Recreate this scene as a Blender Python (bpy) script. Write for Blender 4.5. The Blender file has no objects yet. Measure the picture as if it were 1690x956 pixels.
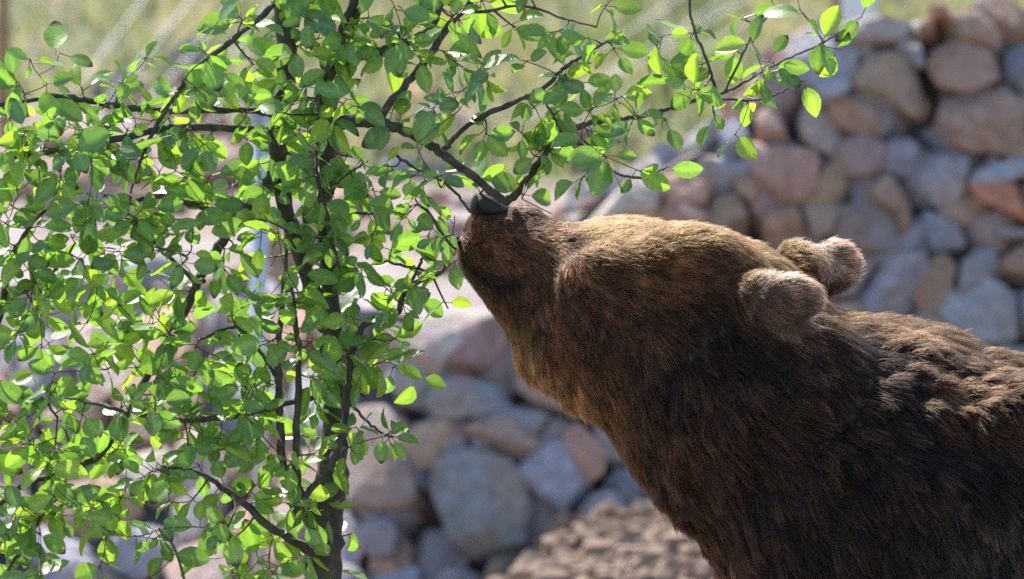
import bpy, bmesh, math, random
import numpy as np
from mathutils import Vector, Matrix
from mathutils.bvhtree import BVHTree
from mathutils.kdtree import KDTree

SC = bpy.context.scene
COL = SC.collection
rng = np.random.default_rng(7)
random.seed(7)

# ------------------------------------------------------------------ camera
CAM = Vector((0.0, -14.0, 2.6)); TGT = Vector((0.0, 0.0, 1.13))
DIST = (TGT - CAM).length
cd = bpy.data.cameras.new('camera'); cam = bpy.data.objects.new('camera', cd); COL.objects.link(cam)
cam.location = CAM
cam.rotation_euler = (TGT - CAM).to_track_quat('-Z', 'Y').to_euler()
cd.sensor_width = 36.0
cd.lens = 36.0 * DIST / (1690 * 0.00075)
cd.clip_end = 2000; cd.clip_start = 0.1
cd.dof.use_dof = True; cd.dof.focus_distance = DIST - 0.06; cd.dof.aperture_fstop = 9.0
SC.camera = cam

# ------------------------------------------------------------------ world, sun, exposure
SUN_EL, SUN_AZ = math.radians(49), math.radians(-24)      # azimuth from +Y (behind the bear), negative = left
w = bpy.data.worlds.new('World'); SC.world = w; w.use_nodes = True
nt = w.node_tree; bg = nt.nodes['Background']
sky = nt.nodes.new('ShaderNodeTexSky'); sky.sky_type = 'NISHITA'; sky.sun_disc = False
sky.sun_elevation = SUN_EL; sky.sun_rotation = SUN_AZ
nt.links.new(sky.outputs[0], bg.inputs[0]); bg.inputs[1].default_value = 0.14
sd = bpy.data.lights.new('sun', 'SUN'); sun = bpy.data.objects.new('sun', sd); COL.objects.link(sun)
sd.energy = 5.0; sd.angle = math.radians(0.5); sd.color = (1.0, 0.95, 0.87)
SV = Vector((math.sin(SUN_AZ) * math.cos(SUN_EL), math.cos(SUN_AZ) * math.cos(SUN_EL), math.sin(SUN_EL)))
sun.rotation_euler = SV.to_track_quat('Z', 'Y').to_euler(); sun.location = (0, 6, 12)
SC.view_settings.view_transform = 'Standard'; SC.view_settings.look = 'None'
SC.view_settings.exposure = 1.0; SC.view_settings.gamma = 1.0
SC.render.engine = 'CYCLES'
cy = SC.cycles
cy.use_denoising = False; cy.use_adaptive_sampling = False; cy.filter_width = 1.7; cy.max_bounces = 9; cy.diffuse_bounces = 3; cy.glossy_bounces = 3
cy.transmission_bounces = 8; cy.transparent_max_bounces = 8
SC.cycles_curves.shape = 'RIBBONS'; SC.cycles_curves.subdivisions = 2

# ------------------------------------------------------------------ helpers
FW = (TGT - CAM).normalized(); RT = Vector((1, 0, 0)); UP = RT.cross(FW).normalized(); KPX = 0.00075 / DIST
def ray(px, py):
    return (FW + RT * ((px - 845) * KPX) + UP * ((478 - py) * KPX)).normalized()
def P(px, py, y=0.0):
    """point of the place at depth y that is sighted along a photo direction"""
    d = ray(px, py); return CAM + d * ((y - CAM.y) / d.y)

def to_px(p):
    d = Vector(p) - CAM; t = d.dot(FW); return 845 + d.dot(RT) / t / KPX, 478 - d.dot(UP) / t / KPX

def obj(name, mesh, mat=None, parent=None, kind=None):
    o = bpy.data.objects.new(name, mesh); COL.objects.link(o)
    if mat is not None and not len(mesh.materials): mesh.materials.append(mat)
    if parent is not None: o.parent = parent
    if kind: o['kind'] = kind
    return o
def thing(name, label, cat, loc=(0, 0, 0), group=None):
    o = bpy.data.objects.new(name, None); COL.objects.link(o); o.location = loc
    o.empty_display_size = 0.1
    tag(o, label, cat, group); return o
def tag(o, label, cat, group=None):
    o['label'] = label; o['category'] = cat
    if group: o['group'] = group
def mesh_from(name, verts, faces, smooth=True):
    m = bpy.data.meshes.new(name); m.from_pydata([tuple(v) for v in verts], [], faces); m.update()
    if smooth: m.polygons.foreach_set('use_smooth', [True] * len(m.polygons))
    return m

_ND = np.random.default_rng(99)
_NW = [(_ND.normal(size=(9, 3)), _ND.uniform(0, 6.28, 9)) for _ in range(24)]
def snoise(p, freq, seed=0):
    """smooth pseudo noise in about -1..1 for an (N,3) array"""
    W, ph = _NW[seed % 24]
    v = np.sin((p * freq) @ W.T + ph) ; v2 = np.sin((p * freq * 2.1) @ W[::-1].T + ph * 1.7)
    return (v.sum(1) / 4.0 + v2.sum(1) / 9.0)

def catmull(pts, per=6):
    pts = [np.array(p, float) for p in pts]
    ext = [2 * pts[0] - pts[1]] + pts + [2 * pts[-1] - pts[-2]]
    out = []
    for i in range(1, len(ext) - 2):
        a, b, c, d = ext[i - 1:i + 3]
        for j in range(per):
            t = j / per
            out.append(0.5 * (2 * b + (c - a) * t + (2 * a - 5 * b + 4 * c - d) * t * t + (3 * b - a - 3 * c + d) * t ** 3))
    out.append(pts[-1]); return np.array(out)
def tube_geo(path, rad, seg=8, rough=0.0, r=random):
    """path (n,3), rad (n) -> verts, faces (closed ends)"""
    n = len(path); V = []; F = []
    tan = np.gradient(path, axis=0); tan /= np.linalg.norm(tan, axis=1)[:, None] + 1e-9
    ref = np.array([0.21, -0.95, 0.2]);
    for i in range(n):
        t = tan[i]; a = np.cross(t, ref)
        if np.linalg.norm(a) < 1e-3: a = np.cross(t, [1, 0, 0])
        a /= np.linalg.norm(a); b = np.cross(t, a)
        for k in range(seg):
            an = 2 * math.pi * k / seg; rr = rad[i] * (1 + rough * (r.random() - 0.5))
            V.append(path[i] + rr * (math.cos(an) * a + math.sin(an) * b))
    for i in range(n - 1):
        for k in range(seg):
            F.append((i * seg + k, i * seg + (k + 1) % seg, (i + 1) * seg + (k + 1) % seg, (i + 1) * seg + k))
    F.append(tuple(range(seg - 1, -1, -1))); F.append(tuple((n - 1) * seg + k for k in range(seg)))
    return V, F

# ------------------------------------------------------------------ materials
def new_mat(name):
    m = bpy.data.materials.new(name); m.use_nodes = True
    return m, m.node_tree, m.node_tree.nodes['Principled BSDF']
def nd(t, typ, **kw):
    n = t.nodes.new(typ)
    for k, v in kw.items(): setattr(n, k, v)
    return n
def noise_node(t, scale, detail=5, rough=0.6, coord='Object'):
    tc = nd(t, 'ShaderNodeTexCoord'); n = nd(t, 'ShaderNodeTexNoise')
    n.inputs['Scale'].default_value = scale; n.inputs['Detail'].default_value = detail; n.inputs['Roughness'].default_value = rough
    t.links.new(tc.outputs[coord], n.inputs['Vector']); return n
def ramp(t, src, stops):
    r = nd(t, 'ShaderNodeValToRGB'); e = r.color_ramp.elements
    while len(e) < len(stops): e.new(0.5)
    for q, (p, c) in zip(e, stops): q.position = p; q.color = (*c, 1)
    t.links.new(src, r.inputs[0]); return r
def bump(t, src, bsdf, strength, dist):
    b = nd(t, 'ShaderNodeBump'); b.inputs['Strength'].default_value = strength; b.inputs['Distance'].default_value = dist
    t.links.new(src, b.inputs['Height']); t.links.new(b.outputs[0], bsdf.inputs['Normal'])
def mix(t, a, b, fac, blend='MIX'):
    m = nd(t, 'ShaderNodeMix', data_type='RGBA', blend_type=blend)
    for s, v in ((6, a), (7, b), (0, fac)):
        if hasattr(v, 'is_linked') or hasattr(v, 'links'): t.links.new(v, m.inputs[s])
        elif s == 0: m.inputs[0].default_value = v
        else: m.inputs[s].default_value = (*v, 1)
    return m.outputs[2]

def make_bark():
    m, t, b = new_mat('bark')
    n1 = noise_node(t, 60, 6, 0.7); n2 = noise_node(t, 18, 3, 0.6)
    r1 = ramp(t, n1.outputs[0], [(0.3, (0.03, 0.025, 0.022)), (0.55, (0.085, 0.072, 0.064)), (0.8, (0.18, 0.16, 0.145))])
    r2 = ramp(t, n2.outputs[0], [(0.55, (0, 0, 0)), (0.72, (1, 1, 1))])
    c = mix(t, r1.outputs[0], (0.14, 0.13, 0.115), r2.outputs[0])
    c = mix(t, r1.outputs[0], c, 0.5)
    t.links.new(c, b.inputs['Base Color']); b.inputs['Roughness'].default_value = 0.8
    bump(t, n1.outputs[0], b, 0.9, 0.004); return m
def make_twig():
    m, t, b = new_mat('twig_bark')
    n1 = noise_node(t, 40, 3)
    r1 = ramp(t, n1.outputs[0], [(0.35, (0.05, 0.028, 0.018)), (0.6, (0.10, 0.06, 0.035)), (0.75, (0.14, 0.13, 0.05))])
    t.links.new(r1.outputs[0], b.inputs['Base Color']); b.inputs['Roughness'].default_value = 0.6; return m
def make_leaf():
    m, t, b = new_mat('pear_leaf')
    a = nd(t, 'ShaderNodeAttribute', attribute_name='col')
    n = noise_node(t, 220, 3, 0.6); r = ramp(t, n.outputs[0], [(0.3, (0.80, 0.82, 0.78)), (0.7, (1.12, 1.08, 1.08))])
    c = mix(t, a.outputs['Color'], r.outputs[0], 1.0, 'MULTIPLY')
    t.links.new(c, b.inputs['Base Color']); b.inputs['Roughness'].default_value = 0.40
    b.inputs['Specular IOR Level'].default_value = 0.95
    bump(t, n.outputs[0], b, 0.25, 0.0015)
    tr = nd(t, 'ShaderNodeBsdfTranslucent')
    c2 = mix(t, c, (1.85, 1.8, 0.58), 1.0, 'MULTIPLY'); t.links.new(c2, tr.inputs[0])
    ms = nd(t, 'ShaderNodeMixShader'); ms.inputs[0].default_value = 0.48
    t.links.new(b.outputs[0], ms.inputs[1]); t.links.new(tr.outputs[0], ms.inputs[2])
    t.links.new(ms.outputs[0], t.nodes['Material Output'].inputs[0]); return m
def make_stone():
    m, t, b = new_mat('rough_stone')
    oi = nd(t, 'ShaderNodeObjectInfo')
    n1 = noise_node(t, 9, 4, 0.6); n2 = noise_node(t, 45, 6, 0.7)
    # each stone sits at its own place in the noise: shift by its random number
    for n in (n1, n2):
        va = nd(t, 'ShaderNodeVectorMath', operation='ADD'); tc = n.inputs['Vector'].links[0].from_socket
        vm = nd(t, 'ShaderNodeVectorMath', operation='SCALE'); vm.inputs[0].default_value = (31, 17, 23)
        t.links.new(oi.outputs['Random'], vm.inputs['Scale'])
        t.links.new(tc, va.inputs[0]); t.links.new(vm.outputs[0], va.inputs[1]); t.links.new(va.outputs[0], n.inputs['Vector'])
    r1 = ramp(t, n1.outputs[0], [(0.40, (0, 0, 0)), (0.62, (1, 1, 1))])
    r2 = ramp(t, n2.outputs[0], [(0.3, (0.62, 0.60, 0.58)), (0.7, (1.25, 1.25, 1.28))])
    c = mix(t, oi.outputs['Color'], (0.36, 0.35, 0.36), r1.outputs[0])
    c = mix(t, oi.outputs['Color'], c, 0.5)
    r3 = ramp(t, n1.outputs['Color'], [(0.42, (0, 0, 0)), (0.60, (1, 1, 1))]); c3 = mix(t, oi.outputs['Color'], (0.40, 0.26, 0.18), 0.55); c = mix(t, c, c3, r3.outputs[0])
    c = mix(t, c, r2.outputs[0], 1.0, 'MULTIPLY')
    t.links.new(c, b.inputs['Base Color']); b.inputs['Roughness'].default_value = 0.85
    bump(t, n2.outputs[0], b, 0.8, 0.012); return m
def make_plain(name, c1, c2, scale, rough=0.8, bumpd=0.0, metal=0.0):
    m, t, b = new_mat(name); n = noise_node(t, scale, 5, 0.65)
    r = ramp(t, n.outputs[0], [(0.3, c1), (0.7, c2)])
    t.links.new(r.outputs[0], b.inputs['Base Color']); b.inputs['Roughness'].default_value = rough
    b.inputs['Metallic'].default_value = metal
    if bumpd: bump(t, n.outputs[0], b, 0.8, bumpd)
    return m
def make_fur():
    m = bpy.data.materials.new('bear_fur'); m.use_nodes = True; t = m.node_tree
    t.nodes.remove(t.nodes['Principled BSDF'])
    a = nd(t, 'ShaderNodeAttribute', attribute_name='tint')
    def layer(typ, comp, gain, rough):
        h = nd(t, typ); c = mix(t, a.outputs['Color'], gain, 1.0, 'MULTIPLY'); t.links.new(c, h.inputs['Color'])
        if comp:
            h.component = comp; h.inputs['RoughnessU'].default_value = rough[0]; h.inputs['RoughnessV'].default_value = rough[1]
        return h.outputs[0]
    def blend(x, y, f):
        m_ = nd(t, 'ShaderNodeMixShader'); m_.inputs[0].default_value = f; t.links.new(x, m_.inputs[1]); t.links.new(y, m_.inputs[2]); return m_.outputs[0]
    h = nd(t, 'ShaderNodeBsdfHairPrincipled'); h.model = 'CHIANG'; h.parametrization = 'COLOR'
    t.links.new(a.outputs['Color'], h.inputs['Color'])
    h.inputs['Roughness'].default_value = 0.40; h.inputs['Radial Roughness'].default_value = 0.6
    h.inputs['Roughness'].default_value = 0.5
    sh = blend(h.outputs[0], layer('ShaderNodeBsdfDiffuse', None, (2.95, 2.4, 1.98), 0), .50)
    t.links.new(sh, t.nodes['Material Output'].inputs[0]); return m
def make_ground():
    m, t, b = new_mat('ground_cover')
    a = nd(t, 'ShaderNodeAttribute', attribute_name='cover')    # r grass, g gravel, b brown soil
    sep = nd(t, 'ShaderNodeSeparateColor'); t.links.new(a.outputs['Color'], sep.inputs[0])
    n1 = noise_node(t, 5, 6, 0.65); n2 = noise_node(t, 50, 5, 0.7)
    earth = ramp(t, n1.outputs[0], [(0.35, (0.20, 0.135, 0.11)), (0.5, (0.33, 0.24, 0.205)), (0.65, (0.36, 0.32, 0.31))])
    gravel = ramp(t, n1.outputs[0], [(0.35, (0.27, 0.21, 0.19)), (0.5, (0.38, 0.33, 0.32)), (0.65, (0.48, 0.43, 0.42))])
    soil = ramp(t, n2.outputs[0], [(0.3, (0.13, 0.085, 0.06)), (0.7, (0.34, 0.245, 0.18))])
    grass = ramp(t, n1.outputs[0], [(0.35, (0.12, 0.135, 0.075)), (0.48, (0.17, 0.185, 0.10)), (0.58, (0.29, 0.235, 0.19))])
    c = mix(t, earth.outputs[0], gravel.outputs[0], sep.outputs[1])
    c = mix(t, c, soil.outputs[0], sep.outputs[2]); c = mix(t, c, grass.outputs[0], sep.outputs[0])
    d = ramp(t, n2.outputs[0], [(0.3, (0.75, 0.75, 0.75)), (0.7, (1.15, 1.15, 1.15))])
    c = mix(t, c, d.outputs[0], 1.0, 'MULTIPLY')
    t.links.new(c, b.inputs['Base Color']); b.inputs['Roughness'].default_value = 0.95
    bump(t, n2.outputs[0], b, 0.9, 0.02); return m

M_BARK = make_bark(); M_TWIG = make_twig(); M_LEAF = make_leaf(); M_STONE = make_stone(); M_FUR = make_fur(); M_GROUND = make_ground()
M_SKIN = make_plain('bear_skin', (0.045, 0.027, 0.017), (0.07, 0.043, 0.027), 60, 0.95)
M_NOSE = make_plain('nose_leather', (0.010, 0.010, 0.012), (0.028, 0.028, 0.033), 420, 0.62, 0.0015)
M_DARK = make_plain('dark_lip', (0.006, 0.005, 0.005), (0.012, 0.009, 0.008), 80, 0.95)
M_EYE = make_plain('eye', (0.006, 0.004, 0.003), (0.012, 0.007, 0.005), 30, 0.08)
M_CLAW = make_plain('claw', (0.05, 0.04, 0.03), (0.10, 0.08, 0.06), 40, 0.4)
M_CORE = make_plain('lime_mortar', (0.035, 0.033, 0.033), (0.10, 0.095, 0.095), 14, 0.95, 0.02)
M_METAL = make_plain('galvanised_steel', (0.50, 0.53, 0.57), (0.66, 0.69, 0.72), 25, 0.42, 0, 0.55)
M_WOOD = make_plain('weathered_wood', (0.16, 0.10, 0.05), (0.30, 0.20, 0.10), 20, 0.8, 0.004)
M_WIRE = make_plain('wire_steel', (0.55, 0.55, 0.54), (0.70, 0.70, 0.69), 30, 0.5, 0, 0.2)
M_STALK = make_plain('green_stalk', (0.05, 0.09, 0.02), (0.08, 0.14, 0.03), 30, 0.6)
def make_grass():
    m, t, b = new_mat('grass_blade'); n = noise_node(t, 3, 4)
    r = ramp(t, n.outputs[0], [(0.35, (0.115, 0.145, 0.072)), (0.48, (0.18, 0.205, 0.115)), (0.58, (0.34, 0.30, 0.24))])
    t.links.new(r.outputs[0], b.inputs['Base Color']); b.inputs['Roughness'].default_value = 0.6
    tr = nd(t, 'ShaderNodeBsdfTranslucent'); c2 = mix(t, r.outputs[0], (1.6, 1.6, 0.9), 1.0, 'MULTIPLY'); t.links.new(c2, tr.inputs[0])
    ms = nd(t, 'ShaderNodeMixShader'); ms.inputs[0].default_value = 0.4
    t.links.new(b.outputs[0], ms.inputs[1]); t.links.new(tr.outputs[0], ms.inputs[2]); t.links.new(ms.outputs[0], t.nodes['Material Output'].inputs[0])
    return m
M_GRASS = make_grass()

# ------------------------------------------------------------------ terrain
WY, BAT = 5.40, 0.40                       # wall face: y = WY + BAT * z
HX = [(-2.5, .50), (-.9, .50), (-.35, .50), (0.0, .51), (.06, .60), (.11, .68), (.26, .75), (.40, .83), (.49, .95), (.70, .985), (.95, 1.01), (2.5, 1.05)]
def wall_top(x): return np.interp(x, [a for a, _ in HX], [b for _, b in HX])
def bat(x): return np.interp(x, [-.50, -.22], [1.7, BAT])        # the left part lies back as a rubble slope
def bat_px(px): return float(np.interp(px, [400, 620], [1.7, BAT]))
def sstep(a, b, v):
    t = np.clip((v - a) / (b - a), 0, 1); return t * t * (3 - 2 * t)
def ground_z(x, y):
    x = np.asarray(x, float); y = np.asarray(y, float)
    p = np.stack([x, y, np.zeros_like(x)], -1).reshape(-1, 3)
    H = wall_top(x) - 0.03
    front = np.interp(x, [-1.6, -.2, -.05, .04, .15, .5, 1.5], [.0, .0, .05, .12, .165, .22, .25]) * sstep(3.0, 5.2, y)
    front = front + (0.010 * snoise(p, 9, 1) + 0.008 * snoise(p, 24, 2)).reshape(x.shape) * sstep(2.5, 4.2, y)
    step = np.clip((y - (WY + 0.14)) / bat(x), 0, None)
    back = H + (0.018 * snoise(p, 2.2, 3) + 0.012 * snoise(p, 6, 4)).reshape(x.shape) * sstep(5.8, 7, y) + np.where(y > 13, 0.22 * (y - 13), 0)
    # the bank behind the high wall falls back to the terrace
    yb = WY + 0.14 + bat(x) * H
    back = back - (H - 0.47) * sstep(0.22, 0.75, y - yb)
    return np.where(y < WY + 0.14, front, np.minimum(np.maximum(step, front), np.maximum(back, front)))
def build_ground():
    def axis(segs):
        out = []
        for a, b, n in segs: out += list(np.linspace(a, b, n, endpoint=False))
        return np.array(out + [segs[-1][1]])
    xs = axis([(-120, -8, 14), (-8, -2, 24), (-2, 2.2, 170), (2.2, 8, 24), (8, 120, 14)])
    ys = axis([(-40, -4, 12), (-4, 3.4, 24), (3.4, 6.2, 130), (6.2, 13, 90), (13, 40, 30), (40, 220, 12)])
    X, Y = np.meshgrid(xs, ys); Z = ground_z(X, Y)
    V = np.stack([X, Y, Z], -1).reshape(-1, 3); nx = len(xs)
    F = [(j * nx + i, j * nx + i + 1, (j + 1) * nx + i + 1, (j + 1) * nx + i) for j in range(len(ys) - 1) for i in range(nx - 1)]
    m = mesh_from('ground', V, F)
    col = np.zeros((len(V), 4), np.float32); col[:, 3] = 1
    g = grass_cover(V); col[:, 0] = g
    col[:, 1] = (1 - sstep(6.8, 7.5, V[:, 1] + 0.35 * snoise(V, 2.5, 7))) * sstep(0, .15, V[:, 1] - WY - bat(V[:, 0]) * .5)
    col[:, 2] = 1 - sstep(.0, .15, V[:, 1] - WY - bat(V[:, 0]) * .45)
    at = m.attributes.new('cover', 'FLOAT_COLOR', 'POINT'); at.data.foreach_set('color', col.ravel())
    obj('ground', m, M_GROUND, kind='structure')
def grass_cover(V):
    lim = np.interp(V[:, 0], [-1.5, -.8, -.4, -.2, .1, .35, .6, 2], [10.6, 10.2, 9.6, 8.1, 8.3, 8.3, 10.2, 11])
    return sstep(-0.5, 0.5, V[:, 1] - lim + 1.1 * snoise(V, 1.7, 5) + 0.5 * snoise(V, 5, 6))
build_ground()

def build_grass():
    n = 26000
    p = np.stack([rng.uniform(-2.2, 2.2, n), rng.uniform(7.4, 16.5, n), np.zeros(n)], 1)
    p = p[grass_cover(p) > rng.uniform(0.55, 1.25, n)]; n = len(p)
    p[:, 2] = ground_z(p[:, 0], p[:, 1]) - 0.005
    a = rng.uniform(0, 6.28, n); h = rng.uniform(0.04, 0.13, n); wd = rng.uniform(0.003, 0.007, n)
    s = np.stack([np.cos(a), np.sin(a), np.zeros(n)], 1) * wd[:, None]
    lean = np.stack([rng.normal(0, .35, n), rng.normal(0, .35, n), np.ones(n)], 1)
    V = np.concatenate([p - s, p + s, p + lean * (h * .6)[:, None] + s * .7, p + lean * h[:, None] + rng.normal(0, .012, (n, 3))], 1).reshape(-1, 3)
    F = np.arange(n * 4).reshape(n, 4)
    m = bpy.data.meshes.new('grass'); m.from_pydata(V.tolist(), [], np.concatenate([F[:, [0, 1, 2]], F[:, [0, 2, 3]]]).tolist()); m.update()
    o = obj('grass', m, M_GRASS, kind='stuff'); tag(o, 'loose green grass growing on the bank beyond the stone wall', 'grass')
build_grass()

# ------------------------------------------------------------------ stones
def stone_mesh(poly, thick, seed, tilt):
    """a rough block from its front outline (n,3 in world) ; grows back along +y"""
    r = np.random.default_rng(seed); poly = np.array([tuple(q) for q in poly]); c = poly.mean(0)
    pts = []
    n = len(poly)
    for i in range(n):
        a, b = poly[i], poly[(i + 1) % n]
        prv = poly[i - 1]
        pts.append(a * 0.985 + 0.0075 * b + 0.0075 * prv); pts.append(a * .5 + b * .5 + (c - (a + b) / 2) * r.uniform(-.06, .05))
    pts = np.array(pts); k = len(pts)
    size = np.linalg.norm(pts - c, axis=1).mean()
    nrm = np.array([0.0, -math.cos(tilt), math.sin(tilt)])
    nrm = nrm + np.array([r.normal(0, .22), 0, r.normal(0, .16)]); nrm /= np.linalg.norm(nrm)
    cc = c + np.array([r.normal(0, .22), 0, r.normal(0, .2)]) * size
    rings = []
    for sc_, off in ((0.92, -thick), (1.0, -thick * .5), (1.03, .03 * size), (0.955, .15 * size), (0.55, .22 * size)):
        base = c if off <= 0 else cc * .5 + c * .5
        q = base + (pts - c) * sc_ + nrm * off
        q = q + r.normal(0, .018 * size, q.shape)
        rings.append(q)
    # facet: slice the front by two or three random planes
    V = np.concatenate(rings + [(cc + nrm * .23 * size)[None]])
    for _ in range(4):
        d = nrm + r.normal(0, .5, 3); d /= np.linalg.norm(d); lim = r.uniform(.14, .42) * size
        h = (V - c) @ d - lim; V = V - np.clip(h, 0, None)[:, None] * d * .9
    F = []
    for j in range(4):
        for i in range(k):
            F.append((j * k + i, j * k + (i + 1) % k, (j + 1) * k + (i + 1) % k, (j + 1) * k + i))
    for i in range(k): F.append((4 * k + i, 4 * k + (i + 1) % k, 5 * k))
    F.append(tuple(range(k - 1, -1, -1)))
    m = mesh_from('stone', V - c, F, smooth=False)
    bm = bmesh.new(); bm.from_mesh(m); bmesh.ops.recalc_face_normals(bm, faces=bm.faces)
    bmesh.ops.bevel(bm, geom=[e for e in bm.edges if len(e.link_faces) == 2 and e.calc_face_angle(0) > .6], offset=.028 * size, segments=1, affect='EDGES')
    for f in bm.faces: f.smooth = False
    bm.to_mesh(m); bm.free()
    return m, c
def on_wall(px, py, dy=0.0, bat=BAT, y0=None):
    d = ray(px, py); y0 = WY if y0 is None else y0
    b_ = bat_px(px)
    t = (y0 + dy + b_ * CAM.z - CAM.y) / (d.y - b_ * d.z)
    return CAM + d * t
PAL = dict(T=(.48, .32, .215), G=(.27, .29, .335), P=(.56, .335, .24), O=(.60, .20, .09), B=(.38, .235, .145), W=(.58, .50, .45), L=(.37, .40, .465), M=(.39, .275, .26), D=(.17, .18, .22))
STONES = [
 ('T', 0, [(1530,75),(1565,60),(1625,85),(1640,128),(1600,148),(1550,140),(1526,110)]),
 ('T', 0, [(1552,146),(1605,152),(1644,132),(1682,170),(1672,225),(1650,250),(1595,247),(1540,238),(1536,205)]),
 ('T', 0, [(1405,128),(1440,80),(1482,84),(1515,115),(1540,158),(1530,180),(1490,175),(1450,150),(1410,142)]),
 ('B', 0, [(1360,172),(1400,148),(1450,153),(1485,186),(1484,212),(1440,222),(1400,212),(1365,192)]),
 ('W', .3, [(1272,172),(1310,158),(1345,178),(1385,200),(1392,225),(1375,250),(1345,240),(1300,218)]),
 ('P', .25, [(1230,238),(1262,215),(1305,220),(1345,243),(1362,275),(1368,305),(1345,325),(1305,322),(1275,302),(1245,277)]),
 ('M', 0, [(1376,275),(1400,235),(1430,228),(1462,250),(1452,300),(1437,330),(1400,327),(1370,312)]),
 ('G', 0, [(1465,232),(1500,226),(1522,245),(1518,285),(1490,292),(1458,278)]),
 ('B', 0, [(1440,312),(1470,294),(1500,300),(1516,340),(1508,392),(1485,350),(1450,336)]),
 ('L', 0, [(1521,252),(1560,248),(1606,258),(1606,320),(1595,342),(1545,336),(1524,310)]),
 ('D', 0, [(1376,342),(1430,333),(1480,340),(1503,365),(1490,400),(1420,407),(1378,395)]),
 ('T', .2, [(1310,332),(1358,326),(1375,347),(1370,386),(1340,390),(1310,370)]),
 ('G', 0, [(1530,342),(1590,346),(1605,376),(1592,402),(1545,407),(1526,382)]),
 ('O', 0, [(1607,302),(1640,292),(1690,297),(1730,320),(1720,370),(1640,368),(1607,378)]),
 ('L', 0, [(1610,256),(1680,254),(1740,262),(1735,294),(1670,294),(1615,298)]),
 ('L', 0, [(1418,420),(1480,410),(1530,412),(1547,442),(1530,505),(1450,508),(1418,470)]),
 ('G', 0, [(1550,455),(1610,400),(1640,392),(1650,440),(1600,478),(1565,480)]),
 ('B', 0, [(1645,425),(1690,398),(1740,400),(1750,460),(1685,475),(1642,455)]),
 ('G', 0, [(1655,393),(1645,376),(1740,374),(1745,394),(1690,392)]),
 ('L', 0, [(1582,484),(1636,462),(1680,490),(1690,560),(1620,565),(1566,516)]),
 ('G', 0, [(1692,482),(1780,470),(1780,580),(1705,575)]),
 ('W', .35, [(1405,30),(1460,26),(1505,34),(1492,56),(1420,62),(1380,52),(1370,35)]),
 ('L', .3, [(1300,62),(1345,38),(1375,57),(1400,90),(1398,118),(1360,136),(1310,132),(1288,100)]),
 ('L', .1, [(1345,142),(1398,122),(1403,146),(1360,170),(1335,165)]),
 ('B', .2, [(1512,24),(1545,27),(1552,46),(1518,52)]),
 ('O', .3, [(1540,8),(1570,6),(1574,26),(1548,26)]),
 ('P', .3, [(1575,25),(1620,18),(1660,50),(1650,70),(1600,52)]),
 ('T', .3, [(1608,4),(1660,-5),(1730,15),(1730,60),(1670,50),(1640,30)]),
 ('G', 0, [(1482,62),(1522,58),(1528,102),(1515,112),(1486,82)]),
 ('G', 0, [(1655,76),(1700,62),(1760,80),(1750,150),(1692,157),(1655,118)]),
 ('M', 0, [(1688,168),(1750,160),(1750,245),(1690,248),(1678,222)]),
 ('B', .35, [(1165,337),(1180,316),(1225,320),(1238,350),(1200,368),(1170,362)]),
 ('T', .35, [(1244,332),(1282,306),(1310,345),(1320,372),(1280,390),(1243,376)]),
 ('T', .5, [(1205,285),(1258,280),(1286,304),(1245,330),(1222,316)]),
 ('P', .6, [(1088,292),(1130,280),(1170,300),(1165,325),(1110,328)]),
 ('L', .6, [(1150,265),(1200,247),(1236,268),(1224,292),(1160,292)]),
 ('L', .6, [(1180,216),(1225,205),(1240,235),(1200,250),(1165,246)]),
 ('W', .7, [(1010,302),(1060,288),(1086,318),(1080,342),(1000,352),(945,348)]),
 ('P', .5, [(1060,345),(1110,330),(1160,335),(1166,368),(1110,372)]),
 ('P', .55, [(1238,176),(1276,160),(1290,215),(1258,214),(1235,200)]),
 ('W', .9, [(640,552),(700,530),(800,526),(838,538),(772,553),(730,588),(690,577)]),
 ('M', 0, [(733,585),(762,556),(815,537),(852,550),(850,590),(812,612),(747,614)]),
 ('O', 0, [(735,617),(760,613),(790,615),(752,634)]),
 ('L', 0, [(698,662),(720,630),(790,620),(830,625),(845,665),(790,681),(720,692)]),
 ('L', 0, [(648,606),(690,600),(716,640),(698,662),(660,662),(640,632)]),
 ('M', 0, [(570,690),(620,660),(655,690),(668,760),(682,822),(640,832),(570,832)]),
 ('T', 0, [(664,722),(690,702),(740,696),(776,740),(742,770),(690,771),(667,757)]),
 ('T', 0, [(764,706),(800,682),(870,667),(921,680),(926,720),(880,756),(840,771),(800,746)]),
 ('G', 0, [(680,812),(700,777),(770,752),(832,772),(850,792),(860,850),(850,900),(780,922),(700,927),(663,902),(658,850)]),
 ('L', 0, [(856,782),(905,732),(940,730),(966,800),(930,842),(902,876),(870,872)]),
 ('L', 0, [(925,852),(960,806),(1000,806),(1022,836),(1012,858),(940,878)]),
 ('P', 0, [(930,702),(960,696),(1006,740),(1000,772),(970,792),(947,747)]),
 ('G', 0, [(578,860),(640,846),(656,880),(646,916),(600,922),(572,897)]),
 ('L', 0, [(545,900),(598,926),(618,960),(600,1000),(540,1000)]),
 ('L', 0, [(622,936),(680,930),(694,970),(680,1000),(615,1000)]),
 ('L', 0, [(716,942),(770,924),(802,942),(792,1000),(706,1000)]),
 ('M', 0, [(862,602),(932,640),(942,682),(880,664),(850,642)]),
 ('D', 0, [(1002,762),(1042,790),(1062,842),(1018,832)]),
 ('L', 0, [(670,776),(704,780),(700,802),(676,806)]),
]
def inside(poly, x, y):
    r = False; n = len(poly)
    for i in range(n):
        (x0, y0), (x1, y1) = poly[i], poly[i - 1]
        if (y0 > y) != (y1 > y) and x < (x1 - x0) * (y - y0) / (y1 - y0) + x0: r = not r
    return r
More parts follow.
